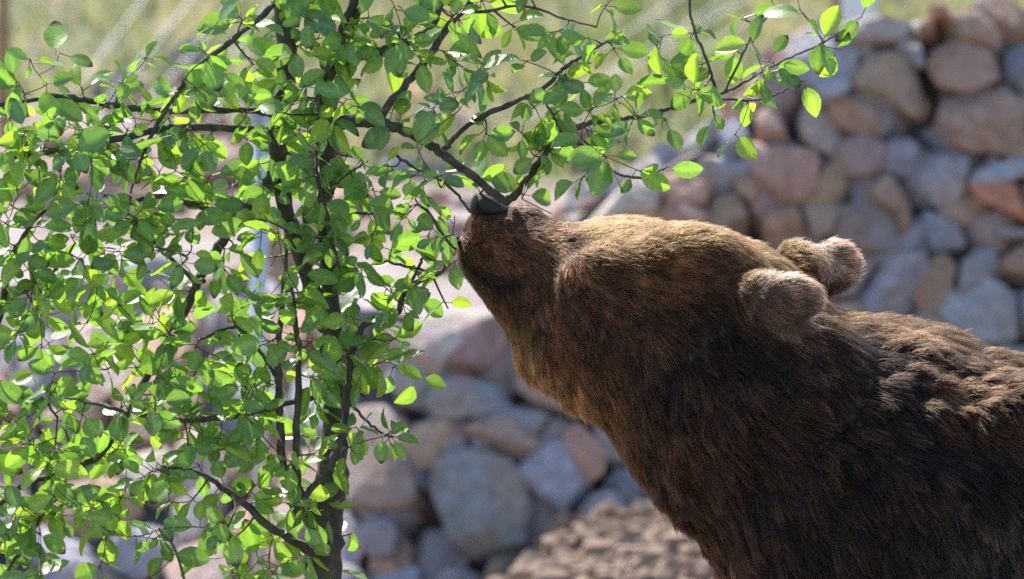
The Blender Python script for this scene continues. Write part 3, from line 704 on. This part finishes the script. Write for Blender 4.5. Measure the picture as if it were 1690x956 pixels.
def bear_fur(N=440000):
    m = bm_mesh; m.calc_loop_triangles(); nt_ = len(m.loop_triangles)
    tv = np.empty(nt_ * 3, np.int32); m.loop_triangles.foreach_get('vertices', tv); tv = tv.reshape(-1, 3)
    co = np.empty(len(m.vertices) * 3); m.vertices.foreach_get('co', co); co = co.reshape(-1, 3)
    no = np.empty(len(m.vertices) * 3); m.vertices.foreach_get('normal', no); no = no.reshape(-1, 3)
    A, B, C = co[tv[:, 0]], co[tv[:, 1]], co[tv[:, 2]]
    area = np.linalg.norm(np.cross(B - A, C - A), axis=1) / 2; cen = (A + B + C) / 3; nn = no[tv].mean(1)
    edge = P(1790, 700)[0]; low = P(1400, 1080)[2]
    wgt = np.where(nn[:, 1] < .35, 1.0, .35)
    wgt = np.where((cen[:, 0] > edge) | (cen[:, 2] < low), .07, wgt)
    head = 1 - sstep(P(980, 0)[0], P(1150, 0)[0], cen[:, 0]); wgt *= 1 + 2.2 * head + .9 * sstep(P(0, 500)[2], P(0, 400)[2], cen[:, 2])
    pr = area * wgt; pr /= pr.sum()
    ti = rng.choice(nt_, N, p=pr); r1, r2 = np.sqrt(rng.random(N)), rng.random(N)
    b0, b1, b2 = 1 - r1, r1 * (1 - r2), r1 * r2
    p = A[ti] * b0[:, None] + B[ti] * b1[:, None] + C[ti] * b2[:, None]
    n = no[tv[ti, 0]] * b0[:, None] + no[tv[ti, 1]] * b1[:, None] + no[tv[ti, 2]] * b2[:, None]; n /= np.linalg.norm(n, axis=1)[:, None]
    # clear: nose pad, lips, eye
    keep = np.ones(N, bool)
    def far_from(pts, dist):
        k = np.ones(len(p), bool); q = np.array(pts)
        for c in q: k &= np.linalg.norm((p - c) * np.array([1, 1, 1]), axis=1) > dist
        return k
    dens = catmull([tuple(q) for q in MP], 6); keep &= far_from(dens, .0030) & far_from(dens * np.array([1, -1, 1]), .0030)
    keep &= far_from([EYE[:]], .0045) & far_from([(EYE.x, -EYE.y, EYE.z)], .0045)
    nc = np.array(P(806, 338, 0)); keep &= ~(((np.abs(p[:, 0] - nc[0]) < .024) & (p[:, 2] > nc[2] - .013)))
    p, n = p[keep], n[keep]; N = len(p)
    # image-plane guides, interpolated in the animal's own side plane
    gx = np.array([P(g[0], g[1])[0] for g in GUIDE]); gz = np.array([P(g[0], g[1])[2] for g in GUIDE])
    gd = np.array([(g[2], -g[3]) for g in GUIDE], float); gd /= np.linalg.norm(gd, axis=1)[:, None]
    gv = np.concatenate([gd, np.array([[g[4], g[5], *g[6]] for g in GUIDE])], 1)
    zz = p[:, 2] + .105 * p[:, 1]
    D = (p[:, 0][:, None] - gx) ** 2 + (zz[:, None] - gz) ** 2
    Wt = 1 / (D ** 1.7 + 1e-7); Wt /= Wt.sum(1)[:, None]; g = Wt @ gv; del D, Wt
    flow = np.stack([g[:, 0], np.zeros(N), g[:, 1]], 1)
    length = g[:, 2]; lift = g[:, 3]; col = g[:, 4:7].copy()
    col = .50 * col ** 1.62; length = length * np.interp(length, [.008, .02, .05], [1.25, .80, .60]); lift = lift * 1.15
    # ears: hair fans out from each ear's base
    ear = np.zeros(N)
    for (ax, ay, y, rad, bx, by) in ((1303, 491, -.168, .062, 1240, 485), (1374, 442, .112, .075, 1315, 455)):
        c = np.array(P(ax, ay, y)); e = np.linalg.norm((p - c) * np.array([1, 1.0, 1.15]), axis=1)
        w_ = 1 - sstep(rad * .72, rad, e); w_ *= (p[:, 0] > P(bx, by, y)[0] - .02)
        if y < 0: w_ *= (p[:, 1] < -.135)
        else: w_ *= (p[:, 1] > .04) & (p[:, 2] > P(1380, 500, .1)[2])
        rad_dir = p - np.array(P(bx, by, y)); rad_dir /= np.linalg.norm(rad_dir, axis=1)[:, None]
        flow = flow * (1 - w_)[:, None] + rad_dir * w_[:, None]; length = length * (1 - w_) + .0125 * w_; lift = lift * (1 - w_) + .55 * w_
        rim = np.clip(w_ * (n[:, 0] * .6 + n[:, 2] * .6 + .15), 0, 1)  # rim light put into the hair colour, on ear edges facing up and right
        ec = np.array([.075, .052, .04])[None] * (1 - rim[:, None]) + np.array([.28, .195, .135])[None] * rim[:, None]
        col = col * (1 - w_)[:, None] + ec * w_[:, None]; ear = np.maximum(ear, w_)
    # darker hair round lips and eye
    md = np.full(N, 9.0)
    for c in dens[::2]: md = np.minimum(md, np.linalg.norm(p - c, axis=1))
    dk = .22 + .78 * sstep(.004, .013, md); dk *= .10 + .90 * sstep(.006, .034, np.linalg.norm((p - np.array(EYE)) * np.array([1.25, 1, .8]), axis=1))
    col *= dk[:, None]
    # lie of the coat wavers; tufts
    t = flow - n * (flow * n).sum(1)[:, None]; tl = np.linalg.norm(t, axis=1)[:, None]; t = t / np.maximum(tl, .12)
    side = np.cross(n, t)
    body = sstep(.012, .035, length)
    wav = snoise(p, 40, 10) * .36 + snoise(p, 130, 11) * .30
    t = t + side * (wav * (.35 + .65 * body))[:, None]; t /= np.linalg.norm(t, axis=1)[:, None] + 1e-6
    lift = lift * (1 + .32 * snoise(p, 95, 12) * body)
    Lr = length * rng.uniform(.65, 1.15, N) * (1 + .24 * snoise(p, 95, 13) * body)
    guard = rng.random(N) < .16; Lr = np.where(guard, Lr * 1.22, Lr)
    d = t * np.sqrt(np.clip(1 - lift ** 2, .1, 1))[:, None] + n * lift[:, None]; d += rng.normal(0, .13, (N, 3)) * (1 - .35 * body)[:, None]
    K = 6; s = np.linspace(0, 1, K)
    bend = .40 * t - n * (.30 * lift)[:, None] + np.array([0, 0, -.13])
    wob = rng.normal(0, .05, (N, 3))
    pos = (p - n * .002)[:, None, :] + Lr[:, None, None] * (s[None, :, None] * d[:, None, :] + (s ** 2)[None, :, None] * bend[:, None, :] + np.sin(s * 5)[None, :, None] * wob[:, None, :])
    # clumps: two sizes
    tint_c = np.ones(N)
    for per, f, sd_, spread in ((50, .42, 1, .34), (9, .58, 2, .15)):
        ci = np.random.default_rng(sd_).choice(N, N // per, replace=False); kd = KDTree(len(ci))
        for a, i in enumerate(ci): kd.insert(p[i], a)
        kd.balance(); near = ci[np.array([kd.find(q)[1] for q in p.tolist()])]
        fac = f * (.55 + .45 * body) * (1 - .5 * ear) * np.random.default_rng(sd_ + 5).uniform(.6, 1.1, N)
        tgt = pos[near] + (p - p[near])[:, None, :] * spread
        pos = pos + (tgt - pos) * (fac[:, None] * s[None, :] ** 1.4)[:, :, None]
        cr = np.random.default_rng(sd_ + 9).uniform(.30, 1.75, N); tint_c *= 1 + (cr[near] - 1) * (.7 + .3 * body)
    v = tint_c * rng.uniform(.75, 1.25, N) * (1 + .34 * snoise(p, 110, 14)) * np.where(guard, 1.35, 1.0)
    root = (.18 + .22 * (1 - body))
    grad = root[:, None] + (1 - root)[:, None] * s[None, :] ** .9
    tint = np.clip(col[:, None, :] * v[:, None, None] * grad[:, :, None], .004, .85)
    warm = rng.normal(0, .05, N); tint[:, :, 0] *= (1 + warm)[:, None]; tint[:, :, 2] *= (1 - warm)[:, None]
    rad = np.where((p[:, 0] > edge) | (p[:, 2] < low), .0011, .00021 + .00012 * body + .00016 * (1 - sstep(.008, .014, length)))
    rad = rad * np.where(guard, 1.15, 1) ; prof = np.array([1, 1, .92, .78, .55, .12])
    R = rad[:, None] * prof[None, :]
    hc = bpy.data.hair_curves.new('fur'); hc.add_curves([K] * N)
    hc.attributes['position'].data.foreach_set('vector', pos.astype(np.float32).ravel())
    ra = hc.attributes.get('radius') or hc.attributes.new('radius', 'FLOAT', 'POINT'); ra.data.foreach_set('value', R.astype(np.float32).ravel())
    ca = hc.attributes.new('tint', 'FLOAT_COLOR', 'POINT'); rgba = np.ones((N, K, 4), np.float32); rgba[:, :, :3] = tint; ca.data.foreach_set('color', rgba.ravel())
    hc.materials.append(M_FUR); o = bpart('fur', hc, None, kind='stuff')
bear_fur()

# ------------------------------------------------------------------ pear tree
TREE = thing('pear_tree', 'young pear tree full of glossy light green leaves, one bough touching the bear\'s nose', 'tree', (P(535, 980, .08).x, .08, 0))
TINV = Matrix.Translation((-TREE.location.x, -.08, 0))
PXM = .00075
SKEL = []                                               # points (x, y, z, radius) twigs can start from
def limb(name, pts, r=random, seg=10, keep=True):
    """pts: (px, py, depth y, width px)"""
    A = np.array([[*P(a, b, c), d * PXM / 2] for a, b, c, d in pts]); S = catmull(A, 6)
    path = S[:, :3].copy(); n = len(path)
    path += np.array([[r.gauss(0, 1), r.gauss(0, 1), r.gauss(0, 1)] for _ in range(n)]) * np.minimum(S[:, 3:4] * .10 + .0004, .0009)
    rad = np.maximum(S[:, 3], .0006) * np.array([1 + r.uniform(-.07, .09) for _ in range(n)])
    V, F = tube_geo(path, rad, seg, .12, r)
    o = obj(name, mesh_from(name, V, F), M_BARK, TREE); o.matrix_parent_inverse = TINV
    if keep:
        for p, q in zip(path, rad): SKEL.append((*p, q))
    return o
base_py = 478 + (1.13 / .00075) + 40
limb('trunk', [(515, base_py, .08, 86), (520, 1700, .08, 66), (526, 1300, .08, 66), (532, 980, .08, 60), (538, 880, .08, 58), (547, 780, .08, 52), (554, 690, .08, 43), (550, 600, .08, 37),
               (545, 500, .08, 30), (540, 420, .08, 27), (537, 340, .08, 26), (540, 270, .08, 25), (546, 215, .07, 24), (530, 165, .06, 22), (548, 110, .05, 20), (566, 50, .05, 17), (590, -30, .05, 15), (600, -220, .06, 11)], seg=16)
BR = [
 [(548, 560, .08, 24), (505, 450, .10, 26), (470, 340, .11, 29), (458, 250, .11, 31), (468, 160, .11, 33), (472, 80, .11, 33), (470, -30, .12, 32), (460, -260, .13, 24)],        # second stem
 [(545, 208, .06, 26), (580, 200, .03, 22), (622, 202, .0, 20), (665, 214, -.02, 17), (705, 236, -.03, 16), (745, 265, -.035, 15), (790, 298, -.035, 14), (826, 327, -.030, 14), (836, 333, -.030, 14), (850, 320, -.032, 13), (880, 282, -.05, 12), (912, 240, -.07, 11),
  (940, 217, -.085, 11), (972, 203, -.10, 10), (1030, 197, -.13, 9), (1090, 183, -.15, 8), (1140, 168, -.16, 7.5), (1185, 156, -.17, 6), (1212, 146, -.17, 4)],                                                # bough on the nose
 [(622, 200, .0, 14), (650, 165, .0, 13), (685, 122, .01, 13), (718, 78, .02, 13), (745, 38, .03, 12), (775, 5, .03, 11), (810, -60, .04, 9)],
 [(550, 108, .05, 18), (580, 94, .03, 19), (618, 88, .02, 19), (655, 77, .02, 16), (690, 62, .03, 14), (718, 32, .04, 13), (735, -20, .05, 11)],
 [(732, 248, -.03, 11), (752, 224, -.03, 10), (790, 196, -.05, 9), (845, 170, -.07, 9), (893, 148, -.09, 8), (930, 115, -.11, 7), (962, 92, -.12, 6), (1012, 64, -.13, 4)],
 [(936, 220, -.085, 7), (960, 240, -.11, 7), (985, 262, -.13, 6), (1015, 286, -.15, 5), (1065, 296, -.16, 5)],
 [(930, 225, -.08, 5), (915, 195, -.09, 4.5), (900, 168, -.10, 3)],
 [(1184, 156, -.17, 6), (1172, 115, -.18, 5), (1152, 65, -.18, 5), (1142, 35, -.18, 4.5), (1136, -20, -.18, 4)],
 [(1195, 153, -.17, 4), (1218, 105, -.17, 4), (1240, 62, -.16, 3.5), (1262, 32, -.16, 3), (1275, 2, -.16, 2.5)],
 [(1210, 147, -.17, 4), (1260, 118, -.18, 3.5), (1306, 94, -.18, 3.2), (1355, 72, -.18, 3), (1400, 44, -.18, 2)],
 [(1150, 166, -.16, 5), (1200, 163, -.17, 4.5), (1240, 166, -.17, 4), (1285, 155, -.18, 3), (1312, 135, -.18, 2)],
 [(470, -10, .10, 12), (430, 28, .04, 10), (385, 65, .0, 10), (338, 102, -.03, 9.5), (290, 158, -.04, 8), (258, 208, -.04, 7), (232, 265, -.05, 5), (215, 320, -.05, 3)],
 [(456, 222, .11, 14), (400, 214, .06, 13), (330, 210, .0, 13), (270, 214, -.03, 12), (200, 228, -.05, 11), (130, 240, -.06, 10), (60, 254, -.07, 9), (-20, 268, -.07, 8), (-200, 300, -.06, 5)],
 [(460, 190, .11, 12), (400, 182, .10, 11), (320, 184, .07, 11), (240, 180, .05, 11), (170, 172, .04, 11), (110, 160, .03, 10), (60, 162, .02, 8), (-60, 190, .02, 5)],
 [(460, 280, .11, 26), (432, 312, .08, 22), (398, 350, .06, 20), (365, 400, .05, 18), (335, 450, .05, 16), (295, 530, .06, 15), (250, 610, .07, 13), (205, 690, .06, 13), (165, 750, .03, 12), (105, 780, .0, 11), (40, 800, -.02, 9), (-30, 850, -.03, 8), (-180, 900, -.02, 5)],
 [(395, 352, .06, 12), (362, 356, .03, 12), (322, 338, .0, 11), (265, 324, -.02, 9), (205, 338, -.04, 6), (140, 370, -.05, 4)],
 [(195, 332, -.04, 5), (232, 378, -.05, 6), (270, 415, -.04, 7), (315, 458, .0, 8), (335, 465, .04, 9)],
 [(560, 650, .08, 12), (500, 660, .03, 10), (440, 676, -.02, 9), (375, 690, -.05, 9), (290, 693, -.07, 8), (220, 683, -.08, 7), (160, 668, -.09, 5), (105, 656, -.09, 3)],
 [(535, 925, .08, 18), (490, 895, .03, 16), (440, 865, -.01, 14), (385, 818, -.04, 11), (326, 780, -.06, 7), (270, 770, -.07, 4)],
 [(515, 845, .05, 15), (487, 810, .02, 14), (468, 770, .01, 14), (462, 700, .0, 13), (458, 620, .0, 12), (462, 540, .0, 10), (470, 450, .01, 7), (474, 380, .01, 5)],
 [(505, 842, .04, 13), (489, 780, .0, 12), (490, 690, -.01, 12), (493, 600, -.01, 10), (487, 530, -.02, 8), (482, 470, -.02, 5)],
 [(476, 862, .0, 9), (506, 818, -.02, 11), (542, 770, -.02, 12), (566, 712, -.01, 12), (575, 645, .0, 11), (582, 575, .01, 11), (608, 532, .02, 11), (655, 518, .02, 11), (664, 492, .01, 10), (692, 464, .0, 9), (722, 452, -.01, 8), (742, 436, -.02, 5)],
 [(556, 440, .03, 9), (543, 380, .02, 9), (532, 326, .01, 8), (523, 280, .0, 7), (524, 200, .0, 6), (528, 140, .0, 4)],
 [(648, 252, -.02, 5), (690, 280, -.03, 5), (720, 292, -.04, 5), (752, 318, -.045, 5), (776, 352, -.045, 4)],
 [(590, 352, .03, 4), (640, 352, -.01, 4), (690, 340, -.03, 5), (715, 362, -.03, 5), (736, 396, -.03, 5), (752, 412, -.02, 4)],
 [(670, 482, .01, 6), (692, 440, .0, 5), (700, 425, -.01, 4), (735, 438, -.02, 4)], [(712, 448, .0, 5), (672, 440, .01, 5), (634, 432, .02, 4)],
 [(455, 620, .0, 7), (415, 560, .03, 6), (385, 540, .03, 5), (330, 560, .0, 4)],
 [(20, 420, -.04, 10), (0, 520, -.03, 12), (-40, 640, .0, 14), (-60, 760, .02, 16), (-180, 900, .06, 18)], [(20, 420, -.04, 9), (60, 360, -.05, 7), (110, 330, -.06, 5)], [(0, 500, -.03, 7), (60, 470, -.05, 6), (105, 430, -.06, 5), (125, 400, -.06, 3)],
 [(0, 630, .0, 6), (60, 650, -.03, 5), (95, 690, -.05, 4)], [(105, 780, .0, 6), (70, 850, -.03, 6), (20, 930, -.05, 6), (-20, 990, -.05, 5)],
 [(600, 270, .04, 4), (560, 300, .05, 4), (545, 330, .06, 5)], [(600, 655, .02, 4), (580, 640, .01, 5), (572, 650, .0, 6)],
 [(572, 660, .0, 6), (600, 690, -.01, 5), (625, 712, -.02, 4), (648, 722, -.02, 3)],
 [(585, 30, .05, 11), (620, -20, .03, 9), (700, -120, .0, 6)], [(640, 30, .03, 6), (660, 60, .01, 6), (665, 76, .02, 7)], [(715, 0, .04, 7), (790, 20, .0, 6), (860, 10, -.04, 5), (930, 30, -.08, 4), (985, 45, -.10, 3)],
]
for b in BR: limb('branch', b)

GRID = ["000001445565543330221211", "110024445544322441244311", "343455556512332443333310", "546665456413133443321000", "656565236433244432100000", "755644355444323100000000",
        "766643455544400000000000", "664532235545400000000000", "543655555633100000000000", "542664655530000000000000", "543466455431000000000000", "443666555340000000000000",
        "566645444310000000000000", "665533343100000000000000", "654332554100000000000000", "532111563100000000000000"]
GREENS = [((.060, .118, .040), .36), ((.068, .132, .040), .30), ((.085, .155, .038), .20), ((.115, .180, .038), .06), ((.050, .100, .048), .08)]
def leaf_geo(r):
    """one ovate leaf with petiole; petiole root at the origin, growing along +x, upper face +z"""
    L = r.uniform(.024, .040) * (1 if r.random() > .28 else r.uniform(.5, .75)); Wd = L * r.uniform(.54, .74); pet = r.uniform(.006, .017)
    fold = r.uniform(.05, .62); curl = r.uniform(-.2, 1.15); wav = r.uniform(-.05, .05); twist = r.uniform(-.25, .25)
    ts = [0, .12, .32, .55, .76, .92, 1.0]; wf = [.14, .66, .97, .99, .74, .36, .02]
    V = []; F = []; mid = []
    for i, (t, wv) in enumerate(zip(ts, wf)):
        x = pet + L * (t - .10 * curl * t * t); z = -curl * L * .34 * t * t; h = Wd * .5 * wv
        tw = twist * t
        for sgn in (-1, -.5, 0, .5, 1):
            e = abs(sgn); y0 = sgn * h; z0 = e * h * fold + wav * 2.2 * h * math.sin(7 * t + sgn * 2) * e
            V.append((x - .06 * L * e * (1 if i == 0 else 0), y0 * math.cos(tw) - z0 * math.sin(tw), z + z0 * math.cos(tw) + y0 * math.sin(tw)))
            mid.append(1.0 if sgn == 0 else 0.0)
    n = 5
    for i in range(len(ts) - 1):
        for k in range(4): F.append((i * n + k, (i + 1) * n + k, (i + 1) * n + k + 1, i * n + k + 1))
    b = len(V)
    for x, rr in ((0, .0007), (pet * 1.02, .0006)):
        for k in range(3): a = 2.094 * k; V.append((x, rr * math.cos(a), rr * math.sin(a) + (0 if x == 0 else -.0004))); mid.append(2.0)
    for k in range(3): F.append((b + k, b + (k + 1) % 3, b + 3 + (k + 1) % 3, b + 3 + k))
    q = r.random(); acc = 0; base = GREENS[0][0]
    for c, pb in GREENS:
        acc += pb
        if q <= acc: base = c; break
    v = r.uniform(1.6, 2.5); base = np.array(base) * v
    col = np.ones((len(V), 4), np.float32)
    for i, m_ in enumerate(mid):
        col[i, :3] = base if m_ == 0 else (base * 1.25 + np.array([.02, .025, .005]) if m_ == 1 else np.array([.16, .17, .05]))
    if r.random() < .10:                                              # browned tip
        for i in range(5 * 5, 7 * 5): col[i, :3] = (.06, .025, .015)
    return np.array(V), F, col
def leaf_mesh(g):
    m = mesh_from('leaf', g[0], g[1]); a = m.attributes.new('col', 'FLOAT_COLOR', 'POINT'); a.data.foreach_set('color', g[2].ravel()); m.materials.append(M_LEAF); return m
def build_leaves():
    r = random.Random(11)
    PROTO = [leaf_geo(r) for _ in range(44)]; PM = [leaf_mesh(g) for g in PROTO]
    sil = [(757, 395), (770, 355), (835, 335), (905, 355), (1100, 348), (1300, 390), (1423, 440), (1690, 560), (1690, 956), (1180, 956), (990, 700), (850, 570)]
    sil2 = [(735, 410), (742, 350), (775, 300), (850, 312), (915, 336), (1100, 335), (1300, 380), (1423, 430), (1690, 545), (1690, 960), (1150, 960), (960, 720), (815, 590), (760, 480)]
    spurs = []
    def cell(cx, cy, n, w_=60):
        k = max(1, round(n / 3.4)); left = n
        for i in range(k):
            m = left if i == k - 1 else max(1, round(n / k)); left -= m
            for _ in range(12):
                x, y = cx + r.uniform(0, w_), cy + r.uniform(0, w_)
                if not inside(sil, x, y): break
            else: continue
            if m > 0: spurs.append((x, y, m))
    for j, row in enumerate(GRID):
        for i, ch in enumerate(row):
            n = int(ch); n = round(n * 2.15 + r.uniform(-.5, .5)) if i < 13 else round(n * 1.7)
            if n: cell(i * 60, j * 60, n)
    for _ in range(46): cell(r.uniform(-260, -60), r.uniform(60, 1000), 9)
    for _ in range(34): cell(r.uniform(300, 900), r.uniform(-260, -60), 9)
    sk = np.array(SKEL); pts = sk[:, :3].copy(); rads = list(sk[:, 3])
    # twigs: grow outward, the nearest spur first, each from the nearest wood already there
    todo = []
    for x, y, m in spurs:
        q = np.array(P(x, y, 0)); d2 = (pts[:, 0] - q[0]) ** 2 + (pts[:, 2] - q[2]) ** 2; i = int(d2.argmin())
        dep = pts[i, 1] + r.gauss(0, .045) - .015
        if x > 700 and y > 250: dep = min(dep, .0)
        if x > 860: dep = min(dep, -.06 - (x - 860) * .0003)
        todo.append((d2[i], np.array(P(x, y, dep)), m))
    todo.sort(key=lambda a: a[0]); TV, TF = [], []; leaves = []
    for _, q, m in todo:
        d = np.linalg.norm(pts - q, axis=1); i = int(d.argmin()); a = pts[i]; L = d[i]; r0 = min(rads[i] * .8, .0010 + L * .014); r1 = max(.0007, r0 * .6)
        mid = (a + q) / 2 + np.array([r.gauss(0, .06), r.gauss(0, .06), r.gauss(-.02, .06)]) * L
        path = catmull([a, mid, q], 3); V, F = tube_geo(path, np.linspace(r0, r1, len(path)) , 5); b = len(TV); TV += V; TF += [tuple(b + k for k in f) for f in F]
        pts = np.vstack([pts, path[2:]]); rads += list(np.linspace(r0, r1, len(path)))[2:]
        out = q - a; out /= np.linalg.norm(out) + 1e-6; ph = r.uniform(0, 6.28)
        for k in range(m):
            an = ph + 2.4 * k; ax = Vector((math.cos(an) * 1.0, r.gauss(0, .55), math.sin(an) * .85 - .28)) + Vector(out) * .5; ax.normalize()
            nr = Vector((r.gauss(-.1, .55), r.gauss(-.42, .55), r.gauss(.50, .40))); nr = nr - ax * nr.dot(ax)
            if nr.length < .1: nr = Vector((0, -.7, .7)) - ax * ax.dot(Vector((0, -.7, .7)))
            nr.normalize(); by = nr.cross(ax)
            back = q - np.array(out) * r.uniform(0, .012)
            M = Matrix(((ax.x, by.x, nr.x, back[0]), (ax.y, by.y, nr.y, back[1]), (ax.z, by.z, nr.z, back[2]), (0, 0, 0, 1)))
            mx, my = to_px(M @ Vector((.028, 0, 0)))
            if inside(sil2, mx, my) and r.random() > .04: continue
            hh = BVH.ray_cast(Vector(back) + ax * .025, -SV)
            if hh[0] is not None and hh[0].z > P(0, 480)[2] and r.random() > .06: continue
            leaves.append((M, r.randrange(len(PROTO)), r.uniform(.85, 1.15)))
    m = mesh_from('twigs', TV, TF); o = obj('twigs', m, M_TWIG, TREE, kind='stuff'); o.matrix_parent_inverse = TINV
    # the leaves that show largest: near side, broad side on, inside the frame
    def show(l):
        M, k, s = l; p = M.to_translation(); c = np.array(p) @ np.array([1, 0, 0])
        infr = -.62 < p.x < .45 and P(0, 940)[2] < p.z < P(0, 12)[2]
        L = PROTO[k][0][:, 0].max() * s
        return (2 if infr else 0) + abs(M.col[2].y) * L * 18 - p.y * 3.2
    leaves.sort(key=show, reverse=True)
    for M, k, s in leaves[:300]:
        o = obj('leaf', PM[k], None, TREE); o.matrix_parent_inverse = TINV; o.matrix_basis = M @ Matrix.Scale(s, 4)
    V = []; F = []; Cc = []; b = 0
    for M, k, s in leaves[300:]:
        g = PROTO[k]; A = np.array(M.to_3x3()) * s; V.append(g[0] @ A.T + np.array(M.to_translation())); F += [tuple(b + i for i in f) for f in g[1]]; b += len(g[0]); Cc.append(g[2])
    m = mesh_from('foliage', np.concatenate(V), F); a = m.attributes.new('col', 'FLOAT_COLOR', 'POINT'); a.data.foreach_set('color', np.concatenate(Cc).ravel()); m.materials.append(M_LEAF)
    o = obj('foliage', m, None, TREE, kind='stuff'); o.matrix_parent_inverse = TINV
    print('leaves', len(leaves))
build_leaves()
def stalk():
    a = P(262, 872, -.10); b = P(305, 960, -.10); d = (b - a); k = b.z / -d.z; e = b + d * k * .35; e.z = 0
    path = catmull([(e.x, e.y, -.02), tuple(b + (e - b) * .5 + Vector((.0, 0, .05))), tuple(b), tuple(a)], 8); V, F = tube_geo(path, np.linspace(.0028, .0014, len(path)), 8)
    o = obj('grass_stalk', mesh_from('grass_stalk', V, F), M_STALK); tag(o, 'single green stalk rising from the ground below the pear leaves', 'stalk')
stalk()
